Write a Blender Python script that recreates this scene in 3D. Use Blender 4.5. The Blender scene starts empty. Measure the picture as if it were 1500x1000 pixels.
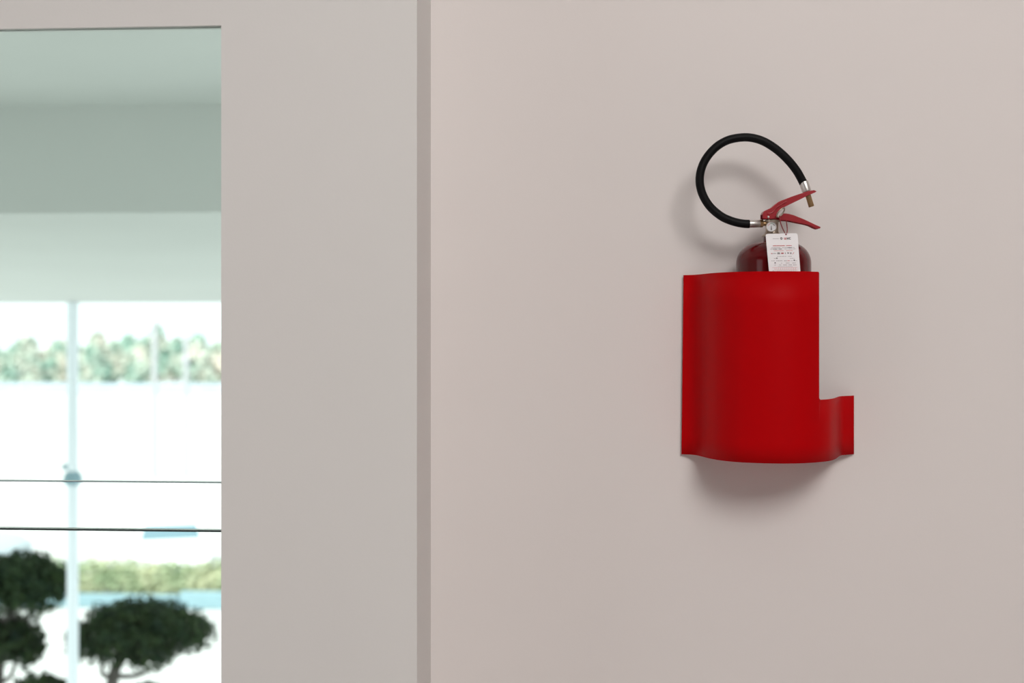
import bpy, bmesh, math, random
from mathutils import Vector, Matrix

random.seed(7)
sc = bpy.context.scene
COL = sc.collection
PI = math.pi

# ------------------------------------------------------------------ camera, world, lights
F = 1840.0            # focal length in pixels of the 1500 px wide frame
HY = 480.0            # row of the horizon
EYE = 1.70            # camera height above the room floor
DW = 1.90             # distance of the wall with the extinguisher

cam_d = bpy.data.cameras.new('camera')
cam_d.sensor_width = 36.0
cam_d.lens = 36.0 * F / 1500.0
cam_d.shift_y = (HY - 500.0) / 1500.0
cam_d.clip_start = 0.05
cam_d.clip_end = 600
cam_d.dof.use_dof = True
cam_d.dof.focus_distance = 1.80
cam_d.dof.aperture_fstop = 3.4
cam = bpy.data.objects.new('camera', cam_d)
COL.objects.link(cam)
cam.location = (0, 0, EYE)
cam.rotation_euler = (PI / 2, 0, 0)
sc.camera = cam

vs = sc.view_settings
vs.view_transform = 'Standard'
vs.look = 'None'
vs.exposure = 0.0
vs.gamma = 1.0
vs.use_curve_mapping = False
try:
    sc.cycles.use_denoising = True
    sc.cycles.max_bounces = 10
    sc.cycles.diffuse_bounces = 6
    sc.cycles.transparent_max_bounces = 16
    sc.cycles.sample_clamp_indirect = 6.0
except Exception:
    pass

world = bpy.data.worlds.new('bright_sky')
sc.world = world
world.use_nodes = True
bg = world.node_tree.nodes['Background']
bg.inputs[0].default_value = (0.93, 0.97, 1.0, 1)
bg.inputs[1].default_value = 1.6

def lamp(name, kind, loc, energy, color=(1, 1, 1), size=1.0, size_y=None, target=None, rot=None, angle=None):
    d = bpy.data.lights.new(name, kind)
    d.energy = energy
    d.color = color
    if kind == 'AREA':
        d.shape = 'RECTANGLE' if size_y else 'SQUARE'
        d.size = size
        if size_y:
            d.size_y = size_y
    if angle:
        d.angle = angle
    o = bpy.data.objects.new(name, d)
    COL.objects.link(o)
    o.location = loc
    if target is not None:
        o.rotation_euler = (Vector(target) - Vector(loc)).to_track_quat('-Z', 'Y').to_euler()
    if rot is not None:
        o.rotation_euler = rot
    return o

# sun from behind the building, lighting the car park; lamps of the hall
lamp('sun', 'SUN', (0, 0, 20), 5.0, (1.0, 0.96, 0.90), rot=(math.radians(42), 0, math.radians(-22)), angle=math.radians(0.6))
lamp('hall_ceiling_lamp', 'AREA', (1.0, -1.75, 4.15), 140, (1.0, 0.962, 0.935), size=1.9, target=(0.05, 1.85, 1.3))
lamp('hall_side_window_light', 'AREA', (-3.3, -0.6, 2.0), 12, (0.95, 0.98, 1.0), size=1.6, size_y=2.0, target=(0.3, 1.9, 1.7))

# ------------------------------------------------------------------ helpers
def P(px, py, d):
    return Vector(((px - 750.0) / F * d, d, EYE + (HY - py) / F * d))

YAW = 0.066           # the glazed side stands slightly turned to the picture plane
def depth_at(px, d):
    xr = (324 - 750.0) / F * d
    return (d + xr * YAW) / (1 + (px - 750.0) / F * YAW)
def L(px, py, d):
    return P(px, py, depth_at(px, d))

def link_mesh(name, verts, faces, mat=None, parent=None, smooth=False):
    me = bpy.data.meshes.new(name)
    me.from_pydata([tuple(v) for v in verts], [], faces)
    me.validate()
    bm = bmesh.new(); bm.from_mesh(me)
    bmesh.ops.recalc_face_normals(bm, faces=bm.faces)
    bm.to_mesh(me); bm.free()
    if smooth:
        for p in me.polygons:
            p.use_smooth = True
    if mat:
        me.materials.append(mat)
    o = bpy.data.objects.new(name, me)
    COL.objects.link(o)
    if parent:
        o.parent = parent
        o.matrix_parent_inverse = Matrix.Translation(-Vector(parent.location)) if parent.rotation_euler.z == 0 else parent.matrix_basis.inverted()
    return o

def tag(o, label=None, cat=None, group=None, kind=None):
    if label: o['label'] = label
    if cat: o['category'] = cat
    if group: o['group'] = group
    if kind: o['kind'] = kind
    return o

def empty(name, loc):
    o = bpy.data.objects.new(name, None)
    COL.objects.link(o)
    o.location = loc
    o.empty_display_size = 0.05
    return o

class MB:
    def __init__(s): s.v = []; s.f = []
    def add(s, vs_, fs_):
        n = len(s.v); s.v += [Vector(v) for v in vs_]; s.f += [[i + n for i in f] for f in fs_]
    def hexa(s, a, b):     # two quads a (4 pts) and b (4 pts)
        s.add(list(a) + list(b), [(0, 1, 2, 3), (7, 6, 5, 4), (0, 4, 5, 1), (1, 5, 6, 2), (2, 6, 7, 3), (3, 7, 4, 0)])
    def box(s, x0, x1, y0, y1, z0, z1):
        s.hexa([(x0, y0, z0), (x1, y0, z0), (x1, y0, z1), (x0, y0, z1)], [(x0, y1, z0), (x1, y1, z0), (x1, y1, z1), (x0, y1, z1)])
    def tube(s, pts, r, n=12, cap=True):
        pts = [Vector(p) for p in pts]
        rr = r if isinstance(r, (list, tuple)) else [r] * len(pts)
        base = len(s.v); t0 = (pts[1] - pts[0]).normalized()
        u = t0.orthogonal().normalized()
        for i, p in enumerate(pts):
            t = (pts[min(i + 1, len(pts) - 1)] - pts[max(i - 1, 0)]).normalized()
            u = (u - t * u.dot(t)).normalized(); w = t.cross(u)
            for k in range(n):
                a = 2 * PI * k / n
                s.v.append(p + (u * math.cos(a) + w * math.sin(a)) * rr[i])
        for i in range(len(pts) - 1):
            for k in range(n):
                a = base + i * n + k; b = base + i * n + (k + 1) % n
                s.f.append([a, b, b + n, a + n])
        if cap:
            s.f.append([base + k for k in range(n)][::-1]); s.f.append([base + (len(pts) - 1) * n + k for k in range(n)])
    def lathe(s, prof, c, axis=(0, 0, 1), n=40):    # prof: (radius, height)
        ax = Vector(axis).normalized(); u = ax.orthogonal().normalized(); w = ax.cross(u); c = Vector(c)
        base = len(s.v)
        for r, h in prof:
            for k in range(n):
                a = 2 * PI * k / n
                s.v.append(c + ax * h + (u * math.cos(a) + w * math.sin(a)) * max(r, 1e-5))
        for i in range(len(prof) - 1):
            for k in range(n):
                a = base + i * n + k; b = base + i * n + (k + 1) % n
                s.f.append([a, b, b + n, a + n])
        s.f.append([base + k for k in range(n)][::-1]); s.f.append([base + (len(prof) - 1) * n + k for k in range(n)])
    def build(s, name, mat=None, parent=None, smooth=False):
        return link_mesh(name, s.v, s.f, mat, parent, smooth)

def catmull(pts, m=8):
    pts = [Vector(p) for p in pts]; out = []
    for i in range(len(pts) - 1):
        p0 = pts[max(i - 1, 0)]; p1 = pts[i]; p2 = pts[i + 1]; p3 = pts[min(i + 2, len(pts) - 1)]
        for k in range(m):
            t = k / m
            out.append(0.5 * ((2 * p1) + (p2 - p0) * t + (2 * p0 - 5 * p1 + 4 * p2 - p3) * t * t + (3 * p1 - p0 - 3 * p2 + p3) * t ** 3))
    out.append(pts[-1]); return out

def autosmooth(o, deg=35):
    bm = bmesh.new(); bm.from_mesh(o.data)
    for f in bm.faces: f.smooth = True
    for e in bm.edges:
        if len(e.link_faces) == 2 and e.calc_face_angle(0) > math.radians(deg): e.smooth = False
    bm.to_mesh(o.data); bm.free(); return o

# ------------------------------------------------------------------ materials
def mat(name, col, rough=0.5, metal=0.0, spec=0.5, var=0.0, scale=8.0, bump=0.0, bscale=200.0, coat=0.0, coat_r=0.05):
    m = bpy.data.materials.new(name); m.use_nodes = True
    nt = m.node_tree; b = nt.nodes['Principled BSDF']
    b.inputs['Base Color'].default_value = (*col, 1)
    b.inputs['Roughness'].default_value = rough
    b.inputs['Metallic'].default_value = metal
    b.inputs['Specular IOR Level'].default_value = spec
    b.inputs['Coat Weight'].default_value = coat
    b.inputs['Coat Roughness'].default_value = coat_r
    tc = nt.nodes.new('ShaderNodeTexCoord')
    if var > 0:
        n = nt.nodes.new('ShaderNodeTexNoise'); n.inputs['Scale'].default_value = scale; n.inputs['Detail'].default_value = 4
        r = nt.nodes.new('ShaderNodeValToRGB')
        r.color_ramp.elements[0].position = 0.3; r.color_ramp.elements[1].position = 0.7
        r.color_ramp.elements[0].color = (*[c * (1 - var) for c in col], 1)
        r.color_ramp.elements[1].color = (*[min(1, c * (1 + var)) for c in col], 1)
        nt.links.new(tc.outputs['Object'], n.inputs['Vector'])
        nt.links.new(n.outputs['Fac'], r.inputs['Fac']); nt.links.new(r.outputs['Color'], b.inputs['Base Color'])
    if bump > 0:
        n2 = nt.nodes.new('ShaderNodeTexNoise'); n2.inputs['Scale'].default_value = bscale; n2.inputs['Detail'].default_value = 3
        bp = nt.nodes.new('ShaderNodeBump'); bp.inputs['Strength'].default_value = bump; bp.inputs['Distance'].default_value = 0.001
        nt.links.new(tc.outputs['Object'], n2.inputs['Vector'])
        nt.links.new(n2.outputs['Fac'], bp.inputs['Height']); nt.links.new(bp.outputs['Normal'], b.inputs['Normal'])
    return m

def two_tone(name, c0, c1, scale, rough=0.7):
    m = mat(name, c0, rough, spec=0.2, var=0.2, scale=scale)
    r = [n for n in m.node_tree.nodes if n.type == 'VALTORGB'][0]
    r.color_ramp.elements[0].color = (*c0, 1); r.color_ramp.elements[1].color = (*c1, 1)
    return m

M = {}
M['wall'] = mat('warm_white_wall_paint', (0.785, 0.745, 0.728), 0.75, spec=0.25, var=0.012, scale=1.5, bump=0.08, bscale=350)
M['wall_left'] = mat('daylight_tinted_wall_paint', (0.745, 0.735, 0.718), 0.75, spec=0.25, var=0.012, scale=1.5, bump=0.08, bscale=350)  # cooler cast of daylight on the partition is put into its colour
M['ceiling'] = mat('white_ceiling_paint', (0.82, 0.80, 0.78), 0.8, spec=0.2, var=0.01, scale=2)
M['hall'] = mat('taupe_hall_wall', (0.34, 0.32, 0.31), 0.8, spec=0.2, var=0.02, scale=2)
M['floor'] = mat('pale_stone_floor', (0.80, 0.755, 0.74), 0.4, var=0.08, scale=3)
M['porch'] = mat('porch_white_render', (0.61, 0.635, 0.61), 0.85, spec=0.2, var=0.02, scale=1.2)
M['red_sheet'] = mat('satin_red_powder_coat', (0.47, 0.0003, 0.0022), 0.50, spec=0.06, bump=0.02, bscale=900)
M['tank_red'] = mat('gloss_red_enamel', (0.10, 0.0006, 0.002), 0.14, spec=0.35)
M['handle_red'] = mat('gloss_red_handle_paint', (0.33, 0.008, 0.016), 0.30, spec=0.5, coat=0.2)
M['rubber'] = mat('black_rubber', (0.003, 0.003, 0.0035), 0.5, spec=0.15, bump=0.15, bscale=700)
M['steel'] = mat('brushed_aluminium', (0.72, 0.69, 0.66), 0.35, metal=0.9)
M['brass'] = mat('worn_brass', (0.40, 0.26, 0.13), 0.35, metal=0.85, var=0.15, scale=120)
M['nickel'] = mat('nickel_plated_brass', (0.44, 0.37, 0.30), 0.3, metal=0.85)
M['dark'] = mat('black_plastic', (0.02, 0.014, 0.014), 0.5)
M['dial'] = mat('white_dial', (0.80, 0.80, 0.81), 0.4, coat=0.3)
M['grey_print'] = mat('grey_ink', (0.24, 0.22, 0.22), 0.6)
M['green_print'] = mat('green_ink', (0.30, 0.42, 0.32), 0.6)
M['card'] = mat('white_card', (0.86, 0.84, 0.86), 0.55, var=0.01, scale=60)
M['black_print'] = mat('black_ink', (0.035, 0.028, 0.032), 0.6)
M['red_print'] = mat('red_ink', (0.55, 0.11, 0.12), 0.6)
M['pink_print'] = mat('faint_red_ink', (0.74, 0.40, 0.40), 0.6)
M['mid_print'] = mat('mid_grey_ink', (0.42, 0.38, 0.40), 0.6)
M['cord'] = mat('dark_red_cord', (0.22, 0.004, 0.012), 0.5)
M['seal'] = mat('dark_glazing_seal', (0.03, 0.045, 0.045), 0.5)
M['seal_pale'] = mat('pale_glazing_seal', (0.22, 0.28, 0.31), 0.5)
M['white_metal'] = mat('white_painted_steel', (0.80, 0.86, 0.90), 0.45, spec=0.3)
M['pole'] = mat('grey_white_pole_paint', (0.46, 0.47, 0.49), 0.6, spec=0.2)
M['tarmac'] = mat('sun_bleached_paving', (0.60, 0.605, 0.60), 0.9, spec=0.1, var=0.05, scale=0.4)
M['terrace'] = mat('terrace_slab', (0.6, 0.6, 0.58), 0.8, var=0.05, scale=3)
M['bluewall'] = mat('pale_blue_concrete', (0.24, 0.37, 0.42), 0.7, var=0.06, scale=2)
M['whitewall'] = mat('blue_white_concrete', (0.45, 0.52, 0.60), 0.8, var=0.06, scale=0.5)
M['car_white'] = mat('white_car_paint', (0.82, 0.83, 0.84), 0.3, coat=0.5)
M['car_silver'] = mat('silver_blue_car_paint', (0.42, 0.50, 0.54), 0.3, coat=0.5)
M['car_glass'] = mat('car_glass_dark', (0.16, 0.26, 0.31), 0.15, spec=0.5)
M['tyre'] = mat('tyre_rubber', (0.03, 0.03, 0.03), 0.8)
M['bark'] = mat('grey_brown_bark', (0.11, 0.10, 0.09), 0.9, var=0.3, scale=12)
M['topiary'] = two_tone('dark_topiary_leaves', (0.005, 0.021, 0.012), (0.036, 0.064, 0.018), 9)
M['hedge'] = two_tone('light_hedge_leaves', (0.30, 0.40, 0.24), (0.62, 0.62, 0.42), 1.6)
M['tree'] = two_tone('hazed_far_tree_leaves', (0.27, 0.50, 0.42), (0.84, 0.76, 0.68), 0.42)  # haze and glare over the distance are put into these pale leaf colours

def glass_mat():
    m = bpy.data.materials.new('green_tinted_glass'); m.use_nodes = True
    nt = m.node_tree; nt.nodes.clear()
    out = nt.nodes.new('ShaderNodeOutputMaterial'); mix = nt.nodes.new('ShaderNodeMixShader')
    tr = nt.nodes.new('ShaderNodeBsdfTransparent'); gl = nt.nodes.new('ShaderNodeBsdfGlossy'); fr = nt.nodes.new('ShaderNodeFresnel')
    tr.inputs['Color'].default_value = (0.935, 0.985, 0.962, 1)
    gl.inputs['Roughness'].default_value = 0.0; fr.inputs['IOR'].default_value = 1.3
    nt.links.new(fr.outputs[0], mix.inputs[0]); nt.links.new(tr.outputs[0], mix.inputs[1]); nt.links.new(gl.outputs[0], mix.inputs[2])
    nt.links.new(mix.outputs[0], out.inputs[0]); return m
M['glass'] = glass_mat()

def struct(o): o['kind'] = 'structure'; return o

# ------------------------------------------------------------------ the hall
CH = 4.4
XR, YB, XL = 2.7, -4.6, -3.6
m = MB(); m.box(-0.135, XR, DW, DW + 0.25, 0, CH)
struct(m.build('wall_back', M['wall']))
m = MB(); m.box(XR, XR + 0.2, YB, DW + 0.25, 0, CH); struct(m.build('wall_right', M['hall']))
m = MB(); m.box(XL - 0.2, XR + 0.2, YB - 0.2, YB, 0, CH); struct(m.build('wall_behind', M['hall']))
m = MB(); m.box(XL - 0.2, XL, YB, 1.9, 0, CH); struct(m.build('wall_side', M['hall']))
m = MB(); m.box(XL - 0.2, XR + 0.2, YB - 0.2, DW + 0.25, CH, CH + 0.2); struct(m.build('ceiling', M['ceiling']))
m = MB(); m.box(XL - 0.2, XR + 0.2, YB - 0.2, DW + 0.25, -0.2, 0); struct(m.build('floor', M['floor']))

# the partition that stands proud of the wall, with the glazed opening
DP = 1.64
PT = 0.02                                  # thickness at the opening
def zrow(py, d=DP): return EYE + (HY - py) / F * d
def Lx(px, z, d):                          # point of the partition plane under a picture column, at height z
    p = L(px, HY, d); return Vector((p.x, p.y, z))
def wallpiece(mb, px0, px1, z0, z1, t0, t1):
    a = [Lx(px0, z0, DP), Lx(px1, z0, DP), Lx(px1, z1, DP), Lx(px0, z1, DP)]
    b = [v + Vector((0, t, 0)) for v, t in zip(a, (t0, t1, t1, t0))]
    mb.hexa(a, b)
zh = zrow(37); zs = zrow(1260)
pE = 610.8
m = MB()
xe = Lx(pE, 0, DP)
wallpiece(m, 324, pE, 0, CH, DW - Lx(324, 0, DP).y + 0.02, DW - xe.y + 0.02)
wallpiece(m, -320, 324, zh, CH, PT, PT)
wallpiece(m, -320, 324, 0, zs, PT, PT)
wallpiece(m, -3200, -320, 0, CH, PT, PT)
struct(m.build('wall_left', M['wall_left']))

win = empty('window_1', Lx(0, zs, DP)); win['kind'] = 'structure'
def glaze(name, py0, py1, material, front, thick):
    m = MB()
    a = []
    for px, py in ((-320, py1[0]), (324, py1[1]), (324, py0[1]), (-320, py0[0])):
        a.append(L(px, py, DP) + Vector((0, front, 0)))
    m.hexa(a, [v + Vector((0, thick, 0)) for v in a])
    return m.build(name, material, win)
# rows at (px -320, px 324): slightly converging because the partition is turned
def rowpair(py): return (HY + (py - HY) * (depth_at(324, DP) / depth_at(-320, DP)), py)
glaze('pane', rowpair(37.0), rowpair(706.8), M['glass'], 0.006, 0.008)
glaze('pane', rowpair(708.2), rowpair(777.4), M['glass'], 0.006, 0.008)
glaze('pane', rowpair(780.2), rowpair(1260), M['glass'], 0.006, 0.008)
s1 = glaze('glazing_seal', rowpair(706.9), rowpair(708.2), M['seal_pale'], 0.004, 0.012); s1['label'] = 'thin pale grey joint between the panes'
s2 = glaze('glazing_seal', rowpair(777.5), rowpair(780.1), M['seal'], 0.004, 0.012); s2['label'] = 'thin dark joint between the panes'

# ------------------------------------------------------------------ porch beyond the glass
DB = 4.4
zc = EYE + (HY - 152) / F * DB             # ceiling height
zb = EYE + (HY - 311) / F * DB             # beam underside
DE = 9.0                                   # canopy edge
ze = EYE + (HY - 443) / F * DE
def slab(name, material, pts_low, up, parent=None):
    m = MB(); a = [Vector(p) for p in pts_low]; m.hexa(a, [v + Vector((0, 0, up)) for v in a]); return struct(m.build(name, material, parent))
pl, pr = -900, 760
slab('ceiling_porch', M['porch'], [Lx(pl - 1500, zc, DP + PT + .01), Lx(560, zc, 2.02), Lx(560, zc, DB + .15), Lx(pl - 500, zc, DB + .15)], 0.15)
m = MB()
a = [Lx(pl, zb, DB), Lx(pr, zb, DB), Lx(pr, zc, DB), Lx(pl, zc, DB)]
m.hexa(a, [v + Vector((0, 0.16, 0)) for v in a])
struct(m.build('trim_porch_beam', M['porch']))
slab('ceiling_canopy', M['porch'], [Lx(pl, zb + .005, DB + .16), Lx(pr, zb + .005, DB + .16), Lx(pr, ze, DE), Lx(pl, ze, DE)], 0.18)
slab('floor_terrace', M['terrace'], [Lx(pl - 1500, -0.2, DP + PT + .01), Lx(560, -0.2, 2.16), Lx(560, -0.2, 5.7), Lx(pl, -0.2, 5.7)], 0.2)

GZ = EYE - 6.0                             # level of the car park
def ground_depth(py): return 6.0 * F / (py - HY)
m = MB(); m.box(-160, 160, 2.2, 320, GZ - 0.3, GZ); struct(m.build('ground', M['tarmac']))

# slender white post holding the canopy, with its clamp
pp = L(106.5, 443, 8.86)
post = empty('canopy_post', (pp.x, pp.y, GZ))
tag(post, 'slender white steel post carrying the canopy, left of the pruned tree', 'post')
m = MB(); m.tube([(pp.x, pp.y, GZ), (pp.x, pp.y, ze + 0.002)], 0.040, 14); autosmooth(m.build('shaft', M['white_metal'], post))
m = MB(); m.lathe([(0.04, 0), (0.065, 0.02), (0.065, 0.06), (0.04, 0.1)], (pp.x, pp.y, EYE + (HY - 712) / F * 8.86), n=16); autosmooth(m.build('collar', M['bluewall'], post))
m = MB()
c = Vector((pp.x, pp.y, EYE + (HY - 685) / F * 8.86)); m.tube([c + Vector((-0.07, 0, 0)), c + Vector((-.02, 0, 0))], [0.02, 0.03], 10); m.build('clamp', M['bluewall'], post)
m = MB(); m.lathe([(0.12, 0), (0.12, 0.02), (0.03, 0.03)], (pp.x, pp.y, GZ), n=16); autosmooth(m.build('base_plate', M['white_metal'], post))

# ------------------------------------------------------------------ vegetation
def leaf_cloud(mb, blobs, n, size, shell=0.45, seed=0, flat=0.5):
    rnd = random.Random(seed)
    vol = [b[3] * b[4] * b[5] for b in blobs]; tot = sum(v ** 0.67 for v in vol)
    for b, v in zip(blobs, vol):
        k = int(n * v ** 0.67 / tot)
        for _ in range(k):
            d = Vector((rnd.gauss(0, 1), rnd.gauss(0, 1), rnd.gauss(0, 1))).normalized()
            lump = 1 + 0.10 * math.sin(5 * d.x + b[0] * 7) * math.cos(4 * d.z + 3 * d.y)
            r = (shell + (1 - shell) * rnd.random() ** 0.6) * lump
            if rnd.random() < 0.06: r *= 1.12
            p = Vector((b[0] + d.x * b[3] * r, b[1] + d.y * b[4] * r, b[2] + d.z * b[5] * r))
            nr = (d + Vector((rnd.uniform(-1, 1), rnd.uniform(-1, 1), rnd.uniform(-1, 1))) * 0.9).normalized()
            u = nr.orthogonal().normalized()
            a = rnd.random() * 6.28; w = nr.cross(u); u2 = u * math.cos(a) + w * math.sin(a); w2 = nr.cross(u2)
            s_ = size * rnd.uniform(0.6, 1.25)
            base = len(mb.v)
            mb.v += [p - u2 * s_, p + w2 * s_ * flat + nr * s_ * .12, p + u2 * s_, p - w2 * s_ * flat + nr * s_ * .12]
            mb.f.append([base, base + 1, base + 2, base + 3])

def raw_mesh(mb, name, material, parent):
    me = bpy.data.meshes.new(name)
    me.from_pydata([tuple(v) for v in mb.v], [], mb.f)
    me.materials.append(material)
    o = bpy.data.objects.new(name, me); COL.objects.link(o); o.parent = parent
    o.matrix_parent_inverse = Matrix.Translation(-Vector(parent.location))
    return o

def topiary(label, d, pads, trunk, seed):
    """pads: (px, py, half width px, half height px); trunk: list of picture points down to the ground"""
    top = L(pads[0][0], pads[0][1], d)
    base = L(trunk[-1][0], HY, d); base.z = GZ
    r = empty('pruned_tree', base); tag(r, label, 'tree', 'cloud pruned trees in front of the porch')
    k = d / F
    for i, (px, py, rx, ry) in enumerate(pads):
        c = L(px, py, d)
        blobs = []
        rnd = random.Random(seed + i)
        A, B = rx * k, ry * k
        blobs.append((c.x, c.y, c.z, A * .80, A * .72, B * .82))
        for j in range(9):
            a = j * 2 * PI / 9 + rnd.random() * .4
            blobs.append((c.x + math.cos(a) * A * .66, c.y + math.sin(a) * A * .55, c.z + (rnd.random() - .62) * B * .55, A * .36, A * .34, B * .60))
        for j in range(5):
            a = j * 2 * PI / 5 + rnd.random()
            blobs.append((c.x + math.cos(a) * A * .33, c.y + math.sin(a) * A * .33, c.z + B * .42, A * .36, A * .34, B * .52))
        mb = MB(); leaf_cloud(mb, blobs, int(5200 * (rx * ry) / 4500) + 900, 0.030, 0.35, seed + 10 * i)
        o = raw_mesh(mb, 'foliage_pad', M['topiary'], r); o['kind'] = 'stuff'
    pts = [L(px, py, d) for px, py in trunk] + [base]
    pts[-1].z = GZ
    m = MB(); n_ = len(pts); m.tube(catmull(pts, 4), [0.028 + 0.05 * i / (4 * (n_ - 1)) for i in range(4 * (n_ - 1) + 1)], 9); autosmooth(m.build('trunk', M['bark'], r), 60)
    for i, (px, py, rx, ry) in enumerate(pads):
        c = L(px, py, d)
        j = min(range(len(pts) - 1), key=lambda q: abs(pts[q].z - (c.z - ry * k * 1.3)))
        for sx in (-0.45, 0.35):
            m = MB(); m.tube(catmull([pts[j], (pts[j] + c) / 2 + Vector((sx * rx * k * .7, 0, -ry * k * .5)), c + Vector((sx * rx * k, 0, -ry * k * .15))], 4), [0.026 - 0.002 * t for t in range(9)], 7)
            m.build('branch', M['bark'], r)
    return r
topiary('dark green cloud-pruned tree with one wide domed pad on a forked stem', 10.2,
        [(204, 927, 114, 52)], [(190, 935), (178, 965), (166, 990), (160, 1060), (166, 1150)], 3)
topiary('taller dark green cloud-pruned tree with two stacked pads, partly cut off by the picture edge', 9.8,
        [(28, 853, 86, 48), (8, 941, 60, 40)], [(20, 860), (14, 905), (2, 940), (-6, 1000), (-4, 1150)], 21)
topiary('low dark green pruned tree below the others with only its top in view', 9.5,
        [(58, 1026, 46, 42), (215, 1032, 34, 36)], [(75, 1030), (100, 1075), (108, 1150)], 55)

def hedge():
    dh = ground_depth(885)
    a = L(90, 868, dh); b = L(420, 868, dh); k = dh / F
    r = empty('low_hedge', (a.x, a.y, GZ)); tag(r, 'long low yellow-green hedge across the car park behind the pruned trees', 'hedge')
    blobs = []
    rnd = random.Random(5)
    p0 = L(-260, 868, dh); n = 60
    for i in range(n):
        t = i / (n - 1); p = p0.lerp(b, t)
        blobs.append((p.x, p.y + .06, GZ + .36, .34, .24, .56 + rnd.random() * .06))
    mb = MB(); leaf_cloud(mb, blobs, 26000, 0.06, 0.5, 8)
    o = raw_mesh(mb, 'foliage', M['hedge'], r); o['kind'] = 'stuff'
    m = MB()
    for i in range(0, n, 2):
        x, y = blobs[i][0], blobs[i][1]; m.tube([(x, y, GZ), (x + .03, y, GZ + .3)], [.025, .015], 6)
    o = m.build('stems', M['bark'], r); o['kind'] = 'stuff'
hedge()

# low blue-grey kerb wall in front of the hedge
dk = ground_depth(893)
def kerbwall(name, px0, px1, py_top, thick, label, material):
    a = L(px0, 893, dk); b = L(px1, 893, dk); h = (893 - py_top) / F * dk
    r = MB()
    q = [Vector((a.x, a.y, GZ)), Vector((b.x, b.y, GZ)), Vector((b.x, b.y, GZ + h)), Vector((a.x, a.y, GZ + h))]
    bev = 0.03
    q2 = [v + Vector((0, thick, 0)) for v in q]
    r.hexa(q, q2)
    o = r.build(name, material); 
    bv = o.modifiers.new('edge', 'BEVEL'); bv.width = 0.03; bv.segments = 2
    return tag(o, label, 'wall')
kerbwall('garden_wall', -260, 261, 873, .16, 'long low pale blue-grey kerb wall at the foot of the hedge', M['bluewall'])
kerbwall('garden_wall', 262.5, 420, 868, .20, 'taller end block of the blue-grey kerb wall, beside the window edge', M['bluewall'])

# far white boundary wall and tree line
dfw = ground_depth(577)
fa = L(-260, 577, dfw); fb = L(480, 577, dfw)
m = MB(); q = [Vector((fa.x, fa.y, GZ)), Vector((fb.x, fb.y, GZ)), Vector((fb.x, fb.y, GZ + .95)), Vector((fa.x, fa.y, GZ + .95))]
m.hexa(q, [v + Vector((0, .4, 0)) for v in q])
bw = m.build('boundary_wall', M['whitewall'])
bw.modifiers.new('edge', 'BEVEL').width = 0.05
tag(bw, 'far low bluish-white wall at the foot of the tree line', 'wall')

tops = [(-110, 492, 34), (-60, 500, 32), (-16, 500, 28), (36, 489, 27), (84, 496, 24), (104, 497, 20), (140, 484, 20), (162, 495, 18), (186, 487, 19), (207, 494, 17), (227, 473, 19), (256, 492, 20), (288, 487, 20), (318, 498, 22), (352, 490, 28), (400, 495, 30)]
places = ['beyond the picture edge', 'beyond the picture edge', 'at the picture edge', 'left of the canopy post, broad and round', 'just left of the canopy post', 'directly behind the canopy post',
          'just right of the canopy post, with a rounded peak', 'small and low, in a dip of the tree line', 'narrow round-topped, between the dip and the tallest tree', 'small, tucked against the tallest tree',
          'the tallest, pointed, behind the thicker white pole', 'low, between the two white poles', 'behind the thinner white pole', 'at the window edge', 'hidden past the window edge', 'farthest past the window edge']
dft = ground_depth(571)
for i, ((px, py, w), where) in enumerate(zip(tops, places)):
    if px < -30 or px > 330: continue
    d = dft + (i % 3) * 9.0
    base = L(px, HY, d); base.z = GZ
    k = d / F; H = (HY - py) * k + 6.0
    r = empty('far_tree', base); tag(r, 'haze-paled far tree, ' + where, 'tree', 'far tree line beyond the car park')
    rnd = random.Random(100 + i); W = w * k * 1.12
    blobs = [(base.x, base.y, GZ + H * .40, W * 1.05, W * .8, H * .36), (base.x, base.y, GZ + H * .62, W * .8, W * .7, H * .30),
             (base.x + .2, base.y, GZ + H * .82, W * .45, W * .45, H * .17)]
    for j in range(9):
        a = rnd.random() * 6.28; hh = rnd.uniform(.12, .72)
        blobs.append((base.x + math.cos(a) * W * (.95 - hh * .6), base.y + math.sin(a) * W * .5, GZ + H * hh, W * .42, W * .4, H * .13))
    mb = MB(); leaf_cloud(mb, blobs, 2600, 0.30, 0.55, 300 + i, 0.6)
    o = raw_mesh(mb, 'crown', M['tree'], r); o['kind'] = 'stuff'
    m = MB(); m.tube([(base.x, base.y, GZ), (base.x, base.y, GZ + H * .3), (base.x, base.y, GZ + H * .7)], [.2, .14, .06], 8); m.build('trunk', M['bark'], r)

# white poles in front of the tree line
for px, ytop, rad, lab in ((226.5, 474, .11, 'thicker tall white pole in front of the pointed tallest tree'), (272.5, 492, .10, 'thinner white lamp pole with a pale lantern, nearer the window edge')):
    d = 50.0
    b = L(px, HY, d); b.z = GZ; zt = EYE + (HY - ytop) / F * d
    r = empty('lamp_pole', b); tag(r, lab, 'pole', 'white poles in the car park')
    m = MB(); m.tube([b, (b.x, b.y, zt)], [rad * 1.1, rad], 12); autosmooth(m.build('shaft', M['pole'], r))
    m = MB(); m.lathe([(rad * 2.2, 0), (rad * 2.2, .06), (rad, .12)], b, n=14); autosmooth(m.build('base_plate', M['pole'], r))
    m = MB(); zl = zt - .05 if ytop < 480 else EYE + (HY - 530) / F * d
    m.lathe([(rad, -.2), (rad * 1.35, -.12), (rad * 1.5, .0), (rad * 1.35, .12), (rad, .2)] if ytop > 480 else [(rad * 1.05, 0), (rad * 1.05, .05), (rad * .3, .18)], (b.x, b.y, zl), n=14)
    autosmooth(m.build('lantern' if ytop > 480 else 'cap', M['pole'], r))

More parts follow.
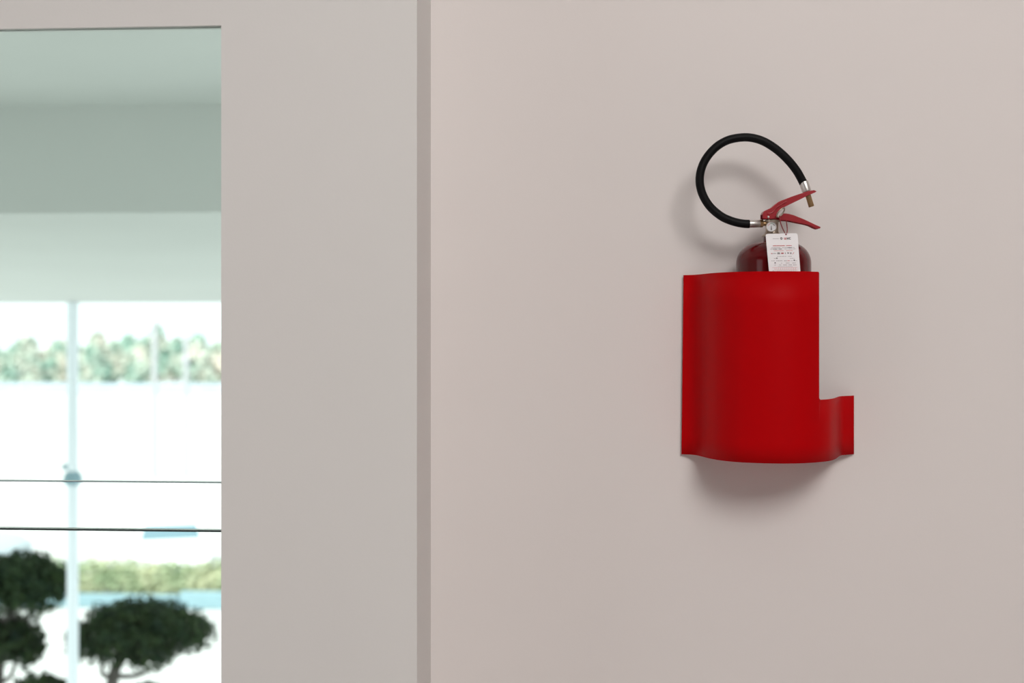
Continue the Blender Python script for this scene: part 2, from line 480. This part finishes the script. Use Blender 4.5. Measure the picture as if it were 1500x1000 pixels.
# parked cars
def car(loc, rz, paint, label):
    r = bpy.data.objects.new('parked_car', None); COL.objects.link(r); r.location = loc; r.rotation_euler = (0, 0, rz)
    tag(r, label, 'car', 'parked cars beyond the hedge')
    def add(mb, name, mt, sm=True):
        o = mb.build(name, mt); o.parent = r
        if sm: autosmooth(o, 40)
        return o
    prof = [(-2.15, .35), (-2.18, .62), (-2.05, .86), (-1.55, .93), (-0.95, 1.36), (-0.35, 1.45), (.45, 1.42), (1.15, .98), (1.85, .86), (2.12, .66), (2.15, .38)]
    m = MB(); n = len(prof)
    ys = (-.86, -.80, .80, .86)
    for y in ys:
        for x, z in prof:
            inset = 0.0 if z < 0.95 else (z - .95) * .35
            m.v.append(Vector((x, y * (1 - inset) if abs(y) > .83 else y * (1 - inset), z + (0.0 if abs(y) > .83 else .015))))
    for s_ in range(3):
        for i in range(n - 1):
            a = s_ * n + i; m.f.append([a, a + 1, a + 1 + n, a + n])
        m.f.append([s_ * n, s_ * n + n, s_ * n + 2 * n - 1, s_ * n + n - 1])
    m.f.append(list(range(n))); m.f.append(list(range(3 * n, 4 * n))[::-1])
    add(m, 'body', paint)
    for sy in (-1, 1):
        for pts in ([(-1.30, .98), (-.90, 1.32), (-.22, 1.38), (-.22, .98)], [(-.12, .98), (-.12, 1.38), (.42, 1.36), (1.02, .98)]):
            m = MB(); a = [Vector((x, sy * (.862 * (1 - max(0, z - .95) * .35) + .004), z)) for x, z in pts]
            m.hexa(a, [v - Vector((0, sy * .03, 0)) for v in a]); add(m, 'side_window', M['car_glass'], False)
    m = MB(); a = [Vector((1.03, -.68, 1.09)), Vector((1.03, .68, 1.09)), Vector((.62, .60, 1.355)), Vector((.62, -.60, 1.355))]
    m.hexa(a, [v + Vector((-.03, 0, -.05)) for v in a]); add(m, 'windscreen', M['car_glass'], False)
    m = MB(); a = [Vector((-1.50, -.7, 1.0)), Vector((-1.50, .7, 1.0)), Vector((-1.0, .62, 1.37)), Vector((-1.0, -.62, 1.37))]
    m.hexa(a, [v + Vector((.03, 0, -.05)) for v in a]); add(m, 'rear_window', M['car_glass'], False)
    for x in (-1.35, 1.35):
        for y in (-.80, .80):
            m = MB(); m.lathe([(.12, -.10), (.30, -.10), (.32, -.06), (.32, .06), (.30, .10), (.12, .10)], (x, y, .32), (0, 1, 0), 20); w = add(m, 'wheel', M['tyre'])
    return r
def car_at(px, py_window, rz, paint, label):
    d = 4.85 * F / (py_window - HY); b = L(px, HY, d); b.z = GZ; return car(b, rz, paint, label)
car_at(250, 776, math.radians(-75), M['car_white'], 'white parked car behind the hedge, its windscreen on the dark glass joint')
car_at(-100, 776, math.radians(-4), M['car_silver'], 'pale silver-blue parked car behind the taller pruned tree')

# ------------------------------------------------------------------ red holder on the wall
SW = DW / F
def wx(px): return (px - 750) * SW
Z_TOP = EYE + (HY - 403) * SW
Z_BOT = EYE - (664.6 - HY) * SW
Z_TAB = EYE - (579.0 - HY) * SW
edge = [(998.2, 665.2), (1008, 665.5), (1018, 666.3), (1026, 667.9), (1033, 669.8), (1040, 671.4), (1052, 673.6), (1068, 675.6), (1088, 677.2), (1120, 678.4), (1145, 678.8), (1166, 678.6), (1185, 677.8),
        (1200, 676.7), (1212, 675.4), (1218, 674.2), (1223, 672.4), (1226.5, 670.2), (1229.5, 668.0), (1233, 666.7), (1240, 666.0), (1251, 665.1)]
prof = []
for px, py in edge:
    d = (664.6 - HY) * DW / (py - HY)
    prof.append(Vector(((px - 750) / F * d, d, 0)))
prof = catmull(prof, 6)
def col_px(p): return 750 + p.x / p.y * F
XCUT = 1200.0
pre = [p for p in prof if col_px(p) < XCUT - 2.5]; post_ = [p for p in prof if col_px(p) > XCUT + 3.5]
def between(px):
    for a, b in zip(prof, prof[1:]):
        pa, pb = col_px(a), col_px(b)
        if pa <= px <= pb: return a.lerp(b, (px - pa) / (pb - pa))
# extra columns for the rounded corners of the cut-out
cc = [between(XCUT + o) for o in (-2.0, -1.2, -0.5, 0.0)]
dd = [between(XCUT + o) for o in (0.5, 1.2, 2.2, 3.2)]
cols = pre + cc + dd + post_
i0 = len(pre) + len(cc) - 1            # last full-height column
R3 = 3.2 * SW
bm = bmesh.new()
rows_low = [0, .3, .6, 1.0]; rows_up = [.25, .5, .75, 1.0]
grid = []
for i, p in enumerate(cols):
    px = col_px(p)
    tz = Z_TAB
    if i > i0:
        o = px - XCUT
        if o < 3.2: tz = Z_TAB + R3 * (1 - math.sqrt(max(0, 1 - (1 - o / 3.2) ** 2)))
    top = Z_TOP
    if i <= i0 and px > XCUT - 2.0:
        o = (px - (XCUT - 2.0)) / 2.0; top = Z_TOP - 2.0 * SW * (1 - math.sqrt(max(0, 1 - o * o)))
    if i == i0: tz = Z_TAB + R3
    colv = []
    zs_ = [Z_BOT + (tz - Z_BOT) * t for t in rows_low]
    if i <= i0: zs_ += [tz + (top - tz) * t for t in rows_up]
    for z in zs_:
        lean = 0.0
        w_ = max(0.0, 1 - i / 12.0)
        lean = w_ * 3.0 * SW * (z - Z_BOT) / (Z_TOP - Z_BOT)
        colv.append(bm.verts.new((p.x + lean, p.y, z)))
    grid.append(colv)
for a, b in zip(grid, grid[1:]):
    for j in range(min(len(a), len(b)) - 1):
        f = bm.faces.new((a[j], b[j], b[j + 1], a[j + 1])); f.smooth = True
bmesh.ops.recalc_face_normals(bm, faces=bm.faces)
fc = max(bm.faces, key=lambda f: -f.calc_center_median().y)
fc.normal_update()
if fc.normal.y > 0: bmesh.ops.reverse_faces(bm, faces=bm.faces)
me = bpy.data.meshes.new('cover'); bm.to_mesh(me); bm.free(); me.materials.append(M['red_sheet'])
holder = empty('extinguisher_holder', (wx(1124), DW, Z_BOT))
tag(holder, 'red curved sheet-metal extinguisher holder with an L-shaped cut-out, on the wall', 'holder')
ho = bpy.data.objects.new('cover', me); COL.objects.link(ho); ho.parent = holder; ho.matrix_parent_inverse = Matrix.Translation(-holder.location)
so = ho.modifiers.new('thickness', 'SOLIDIFY'); so.thickness = 0.002; so.offset = -1; so.use_rim = True
# added unseen plate the extinguisher stands on; its red underside reddens the shadow below
Z_SH = EYE - (642 - HY) * SW
inner = [p for p in prof if 1034 < col_px(p) < 1224]
fr = [Vector((p.x, p.y + 0.0035, Z_SH)) for p in inner]
fr = [Vector((inner[0].x, DW - .001, Z_SH))] + fr + [Vector((inner[-1].x, DW - .001, Z_SH))]
n = len(fr)
link_mesh('added_shelf', fr + [v - Vector((0, 0, .003)) for v in fr], [list(range(n)), list(range(n, 2 * n))[::-1]] + [[i, (i + 1) % n, n + (i + 1) % n, n + i] for i in range(n)], M['red_sheet'], holder)

# ------------------------------------------------------------------ the extinguisher
DT = 1.834
cx = (1133 - 750) / F * DT
ext = empty('fire_extinguisher', (cx, DT, Z_SH)); 
tag(ext, 'small red fire extinguisher with a looped black hose standing in the red holder', 'fire extinguisher')
K = DT / F
def zt(py): return EYE + (HY - py) * K
R = 54 * K
prof_t = [(R * .80, Z_SH), (R * .95, Z_SH + .004), (R, Z_SH + .014)]
z_sh = zt(386)
prof_t.append((R, z_sh))
zn = zt(354.5)
for a in range(1, 13):
    t = a / 12 * PI / 2
    rr = 16 * K + (R - 16 * K) * math.cos(t) ** 0.85 if a < 12 else 16 * K
    prof_t.append((rr, z_sh + (zn - z_sh) * math.sin(t) ** 1.0))
m = MB(); m.lathe([(r_, z_) for r_, z_ in prof_t], (cx, DT, 0), n=64)
autosmooth(m.build('tank', M['tank_red'], ext), 50)
m = MB(); m.lathe([(16 * K, zn - .004), (14.5 * K, zn + .001), (14 * K, zt(346)), (12 * K, zt(345.5))], (cx, DT, 0), n=36); autosmooth(m.build('neck', M['tank_red'], ext), 50)
m = MB(); vx = (1131 - 750) / F * DT
m.lathe([(14.5 * K, zt(346.5)), (14.5 * K, zt(344)), (11.5 * K, zt(343)), (9.5 * K, zt(339)), (9.5 * K, zt(326)), (11 * K, zt(325.5)), (11 * K, zt(322.8)), (9 * K, zt(322)), (6 * K, zt(322)), (6 * K, zt(312))], (vx, DT, 0), n=24)
valve = autosmooth(m.build('valve', M['nickel'], ext), 40)
# hose outlet
def Q(px, py, d=DT): return P(px, py, d)
m = MB(); m.tube([Q(1113, 327.2), Q(1128, 327.2)], 3.6 * K, 14); autosmooth(m.build('outlet_pipe', M['brass'], ext), 40)
m = MB(); m.tube([Q(1112.5, 327.2), Q(1113.2, 327.2), Q(1117.4, 327.2), Q(1118, 327.2)], [5.2 * K, 5.8 * K, 5.8 * K, 5.2 * K], 6); m.build('hexagon_nut', M['brass'], ext)
# gauge facing the camera
gd = DT - 0.0245
gc = P(1129.8, 332, gd); gk = gd / F
gax = (Vector((0, 0, EYE)) - gc); gax.z *= .3; gax.normalize()
m = MB(); m.lathe([(4.5 * gk, -.016), (4.5 * gk, -.008), (7.4 * gk, -.007), (7.7 * gk, -.001), (7.2 * gk, .0008), (6.6 * gk, .0008), (6.4 * gk, -.0004)], gc, gax, 32)
gauge = autosmooth(m.build('gauge', M['steel'], ext), 30)
m = MB(); m.lathe([(6.45 * gk, -.0012), (6.45 * gk, -.0002)], gc, gax, 32)
gf = m.build('dial', M['dial'], gauge)
def gpt(u, v, o=.0003):
    side = Vector((0, 0, 1)).cross(gax).normalized(); up = gax.cross(side)
    return gc + side * u * gk + up * v * gk + gax * o
def arc(mb, r0, r1, a0, a1, n=10):
    for i in range(n):
        t0, t1 = [math.radians(a0 + (a1 - a0) * q / n) for q in (i, i + 1)]
        fr_ = [gpt(r * math.cos(t), r * math.sin(t)) for r, t in ((r0, t0), (r1, t0), (r1, t1), (r0, t1))]
        mb.hexa(fr_, [v - gax * .0003 for v in fr_])
m = MB(); arc(m, 4.2, 5.2, 110, 160); m.build('red_scale', M['pink_print'], gauge)['label'] = 'red arc of the dial scale'
m = MB(); arc(m, 4.2, 5.2, 60, 108); m.build('green_scale', M['green_print'], gauge)['label'] = 'green arc of the dial scale'
m = MB(); arc(m, 4.2, 5.2, 15, 58); m.build('grey_scale', M['grey_print'], gauge)['label'] = 'grey arc of the dial scale'
m = MB(); a = [gpt(-.9, -4.6, .0006), gpt(1.1, -4.6, .0006), gpt(.35, 1.6, .0006), gpt(-.25, 1.6, .0006)]; m.hexa(a, [v - gax * .0003 for v in a]); m.build('needle', M['grey_print'], gauge)

# hose with its ferrules and nozzle
def zc_(x, y): return (980 + x / 4.0, 170 + y / 4.0)
hp = [(470, 632), (440, 630.5), (400, 624), (360, 612), (318, 594), (278, 566), (240, 530), (210, 486), (190, 440), (180, 387), (184, 330), (204, 272), (238, 220), (288, 172), (348, 140), (415, 126), (475, 126), (537, 141), (597, 172), (655, 216), (707, 268), (750, 324), (779, 376), (789, 396)]
hpts = [Q(*zc_(x, y), d=DT - 0.004 - 0.003 * math.sin(PI * i / (len(hp) - 1))) for i, (x, y) in enumerate(hp)]
m = MB(); m.tube(catmull(hpts, 5), 6.15 * K, 18); hose = m.build('hose', M['rubber'], ext, True)
m = MB(); e0 = Q(*zc_(466, 632), d=DT - .003); e1 = Q(1112.8, 327.4)
m.tube([e0, e0.lerp(e1, .06), e0.lerp(e1, .94), e1], [5.2 * K, 5.6 * K, 5.6 * K, 5.0 * K], 18)
autosmooth(m.build('ferrule', M['steel'], hose), 40)
m = MB(); f0 = Q(*zc_(788, 384), d=DT - .004); f1 = Q(*zc_(808, 442), d=DT - .004)
m.tube([f0, f0.lerp(f1, .05), f0.lerp(f1, .95), f1], [6.6 * K, 7.0 * K, 6.6 * K, 5.2 * K], 18)
autosmooth(m.build('ferrule', M['steel'], hose), 40)
m = MB(); n1 = Q(*zc_(835, 531), d=DT - .004); dirn = (n1 - f1)
m.tube([f1, f1.lerp(n1, .95), n1], [4.0 * K, 4.2 * K, 3.7 * K], 16)
m.tube([n1 - dirn * .02, n1 + dirn * .002], [2.6 * K, 2.4 * K], 12)
autosmooth(m.build('nozzle', M['brass'], hose), 40)

# squeeze handles: folded channels of painted sheet
def channel(name, top, bot, dF, width, th, material, close_end=True, grip=None):
    """two flanges between the top and the bottom picture line and a web over the top line"""
    m = MB(); n = len(top)
    A = [P(x, y, dF) for x, y in top]; B = [P(x, y, dF) for x, y in bot]
    ring = A + B[::-1]; k = len(ring)
    for dy in (0.0, width - th):
        q = [v + Vector((0, dy, 0)) for v in ring]; q2 = [v + Vector((0, dy + th, 0)) for v in ring]
        m.add(q + q2, [tuple(range(k)), tuple(range(2 * k - 1, k - 1, -1))] + [(i, (i + 1) % k, k + (i + 1) % k, k + i) for i in range(k)])
    vs_ = []
    for i in range(n):
        t = (A[min(i + 1, n - 1)] - A[max(i - 1, 0)]).normalized(); nr = Vector((t.z, 0, -t.x))
        a = A[i] + nr * th * .05; b = A[i] + nr * th
        vs_ += [a + Vector((0, th * .4, 0)), a + Vector((0, width - th * .4, 0)), b + Vector((0, width - th * .4, 0)), b + Vector((0, th * .4, 0))]
    fs_ = [(0, 1, 2, 3), (4 * n - 1, 4 * n - 2, 4 * n - 3, 4 * n - 4)]
    for i in range(n - 1):
        for e in range(4):
            fs_.append((4 * i + e, 4 * i + (e + 1) % 4, 4 * i + 4 + (e + 1) % 4, 4 * i + 4 + e))
    m.add(vs_, fs_)
    o = m.build(name, material, ext)
    bv = o.modifiers.new('rounded_edges', 'BEVEL'); bv.width = 0.0012; bv.segments = 3; bv.limit_method = 'ANGLE'; bv.angle_limit = math.radians(50)
    for p in o.data.polygons: p.use_smooth = True
    bv.harden_normals = True
    return o
dF = DT - .012
topL = [(1117, 313.5), (1119, 309.5), (1121, 308.2), (1125, 306.3), (1130, 304.2), (1135, 300.0), (1140, 295.8), (1145, 293.3), (1150, 291.6), (1158, 288.4), (1166, 285.6), (1174, 283), (1181, 280.6), (1187, 279.2), (1192.5, 278.2), (1196, 279.8)]
botL = [(1117, 319.5), (1119, 320), (1121, 320.2), (1126, 320.4), (1132, 320.3), (1136, 320), (1139, 313), (1144, 308), (1149, 303.2), (1157, 299.2), (1165, 295.4), (1173, 291.6), (1180, 288.0), (1186, 285.0), (1193, 282.2), (1196.2, 280.4)]
lev = channel('lever', topL, botL, dF, .0165, .0016, M['handle_red'])
topH = [(1127, 318), (1141, 317), (1146, 313.6), (1148, 312.2), (1152, 312.4), (1157, 313.2), (1163, 315), (1170, 317.8), (1178, 321), (1186, 324.7), (1194, 328.6), (1199, 330.8), (1202.5, 332.4)]
botH = [(1127, 321.5), (1141, 322), (1145, 322.6), (1149, 323), (1153, 323), (1158, 324), (1164, 325.2), (1171, 326.7), (1178, 328), (1186, 330.2), (1192.5, 333.4), (1197, 335.2), (1201.5, 334.4)]
hd = channel('carry_handle', topH, botH, dF + .003, .0135, .0016, M['handle_red'])
m = MB(); c = P(1125.5, 317.6, dF); m.lathe([(1.9 * K, 0), (1.7 * K, .0008), (1.0 * K, .0014), (.2 * K, .0016)], c, (0, -1, 0), 14); autosmooth(m.build('rivet', M['steel'], ext), 60)
# embossed rib on the lever flank
m = MB(); m.tube(catmull([P(1123, 313, dF), P(1131, 311.5, dF), P(1138, 304, dF), P(1146, 298.8, dF), P(1153, 294.8, dF)], 4), [.0007] + [.0012] * 15 + [.0006], 8); m.build('rib', M['handle_red'], lev, True)
# safety pin with its ring
m = MB()
ring = []
for i in range(25):
    a = 2 * PI * i / 24; u = 8.2 * math.cos(a); v = 3.0 * math.sin(a)
    ring.append(P(1143.6 + u * .62 + v * .78, 311.2 - u * .78 + v * .62, dF - .004 + .002 * math.sin(a)))
m.tube(ring, 1.1 * K, 8, False)
m.tube([P(1140, 317.5, dF - .006), P(1140.3, 317.4, dF + .02)], 1.1 * K, 8)
pin = m.build('safety_pin', M['nickel'], ext, True)

# ------------------------------------------------------------------ inspection tag
TL, TR, BR, BL = P(1121.4, 342.4, 1.785), P(1168.2, 341.4, 1.785), P(1173.0, 405, 1.773), P(1127.2, 405, 1.773)
def T(u, v, off=0.0):         # u across, v down, in picture pixels of the card (0..47, 0..63)
    u_, v_ = u / 47.0, v / 63.0
    p = TL.lerp(TR, u_).lerp(BL.lerp(BR, u_), v_)
    return p + Vector((0, -off, 0))
tg = empty('inspection_tag', T(23, 0)); tag(tg, 'white printed inspection card hanging on a dark red cord from the extinguisher valve', 'tag')
oc = []
for (u0, v0, a0) in ((3, 3, 180), (44, 3, 270), (44, 60, 0), (3, 60, 90)):
    for q in range(5):
        a = math.radians(a0 + 22.5 * q); oc.append((u0 + 3 * math.cos(a), v0 + 3 * math.sin(a)))
n = len(oc)
link_mesh('card', [T(u, v) for u, v in oc] + [T(u, v, -.0006) for u, v in oc], [list(range(n)), list(range(n, 2 * n))[::-1]] + [[i, (i + 1) % n, n + (i + 1) % n, n + i] for i in range(n)], M['card'], tg)
def ink(mb, u0, v0, u1, v1, o=.00025):
    a = [T(u0, v1, o), T(u1, v1, o), T(u1, v0, o), T(u0, v0, o)]; mb.add(a, [(0, 1, 2, 3)])
rnd = random.Random(4)
def words(mb, u0, u1, v, h, gap=0.4, lo=.6, hi=1.5):   # illegible line of fine print: separate strokes
    u = u0
    while u < u1:
        w = rnd.uniform(lo, hi); ink(mb, u, v + rnd.uniform(0, .15) * h, min(u + w, u1), v + h); u += w + gap * rnd.uniform(.5, 1.5)
bk, rd, pk, gy = MB(), MB(), MB(), MB()
words(gy, 10, 19, 7.0, .8)                                   # caption before the emblem
for i in range(12):                                          # round emblem
    t0, t1 = 2 * PI * i / 12, 2 * PI * (i + 1) / 12
    bk.add([T(22.6 + r_ * math.cos(t), 7.2 + r_ * 1.05 * math.sin(t), .00025) for r_, t in ((1.1, t0), (1.75, t0), (1.75, t1), (1.1, t1))], [(0, 1, 2, 3)])
ink(gy, 22.0, 6.5, 23.2, 7.9)
for u in (26.6, 28.0, 29.4): ink(rd, u, 6.0, u + .75, 8.9)     # red letters of the mark
ink(rd, 26.6, 8.2, 30.1, 8.9)
for u0, u1, v0, v1 in ((30.8, 31.5, 5.8, 8.9), (32.6, 33.3, 5.8, 8.9), (31.5, 32.6, 7.0, 8.0), (33.9, 34.7, 5.8, 8.9), (34.7, 36.6, 5.8, 6.6), (34.7, 36.6, 8.2, 8.9)): ink(bk, u0, v0, u1, v1)
words(rd, 9, 27, 17.2, 1.3, .25); words(rd, 28.8, 37, 17.2, 1.3, .25)
words(gy, 6.5, 20, 20.2, 1.0); words(gy, 22.5, 31, 20.2, 1.0); words(bk, 31, 37, 20.2, 1.1, .25); words(gy, 38, 41, 20.2, 1.0)
words(gy, 5, 9, 22.2, 1.0); words(bk, 9.5, 14.5, 22.2, 1.1, .3); words(gy, 15, 18, 22.2, 1.0); words(bk, 18, 22.5, 22.2, 1.1, .25); words(gy, 25, 43, 22.2, 1.0, .8)
words(pk, 10, 25, 24.6, 1.0, .3); words(pk, 28, 38, 24.6, 1.0, .3)
words(rd, 5.5, 7.5, 28.4, 1.5, .2); words(gy, 7.5, 13.0, 28.4, 1.3, .25)
for u in (14.9, 16.3, 17.6): ink(bk, u, 27.6, u + .9, 30.4)
ink(gy, 14.6, 28.6, 18.8, 29.4)
ink(rd, 20.4, 28.0, 24.2, 30.0); ink(bk, 21.2, 28.6, 23.4, 29.4)
ink(gy, 26.0, 27.8, 27.4, 30.2)
bk.add([T(29.4, 27.9, .00025), T(32.0, 27.9, .00025), T(30.7, 30.4, .00025)], [(0, 1, 2)])
ink(gy, 33.2, 27.8, 36.0, 30.4); ink(rd, 33.6, 28.6, 35.6, 29.2)
rd.add([T(36.8, 30.6, .00025), T(37.6, 30.6, .00025), T(40.0, 28.0, .00025), T(39.0, 28.0, .00025)], [(0, 1, 2, 3)])
words(gy, 14, 28, 33.0, .9, .5); words(gy, 30, 36, 33.0, .9, .5)
words(gy, 9, 12, 36.0, 1.0, .5); words(gy, 33, 40, 36.0, 1.0, .5)
words(gy, 5, 10, 39.4, 1.0, .5); words(gy, 12, 22, 39.4, 1.0, .5); words(gy, 24, 28, 39.4, 1.2, .3); words(rd, 29, 32.5, 39.4, 1.0, .4); words(gy, 34, 37, 39.4, 1.0, .5); words(gy, 40.5, 43.5, 39.4, 1.0, .5)
for (u, v) in ((13.4, 36.2), (39.0, 39.4), (10.2, 43.0)):        # punched marks
    bk.add([T(u + 1.05 * math.cos(t * PI / 4), v + 1.0 * math.sin(t * PI / 4), .0003) for t in range(8)], [tuple(range(8))])
words(gy, 19, 21, 42.8, .9); words(gy, 26, 32, 42.8, .9, .3); words(gy, 36, 41, 42.8, .9, .4)
for u0, u1 in ((9, 11), (16, 19), (22, 27.5), (30, 35), (37, 42)): words(gy, u0, u1, 45.5, 1.0, .25)
words(gy, 14, 36, 48.2, .5, .4)
for i in range(12): ink(pk, 9.0 + i * 2.8, 50.2, 9.5 + i * 2.8, 53.0)
ink(pk, 5, 49.6, 43, 49.95); ink(pk, 9, 53.3, 43, 53.6); words(rd, 5.5, 8, 54.2, .6)
for i in range(10): ink(gy, 13 + i * 3.0, 53.8, 13.3 + i * 3.0, 56.5)
for nm, mb, mt, lb in (('black_print', bk, 'black_print', 'black printing and marks on the card'), ('red_print', rd, 'red_print', 'red printing on the card'), ('faint_print', pk, 'pink_print', 'faint red ruled table'), ('grey_print', gy, 'mid_print', 'fine grey printing')):
    o = raw_mesh(mb, nm, M[mt], tg); o['label'] = lb; o['kind'] = 'stuff'
cp = [(1142.2, 316, 1.818), (1142.6, 321, 1.816), (1143.8, 327.5, 1.812), (1146.4, 334.5, 1.807), (1149.2, 339.8, 1.792), (1151.4, 343.5, 1.7838), (1152.9, 340.2, 1.792), (1153.2, 335, 1.808), (1152.4, 328, 1.816), (1151.4, 321.5, 1.828)]
m = MB(); m.tube(catmull([P(*c) for c in cp], 5), .75 * K, 8); m.build('cord', M['cord'], tg, True)
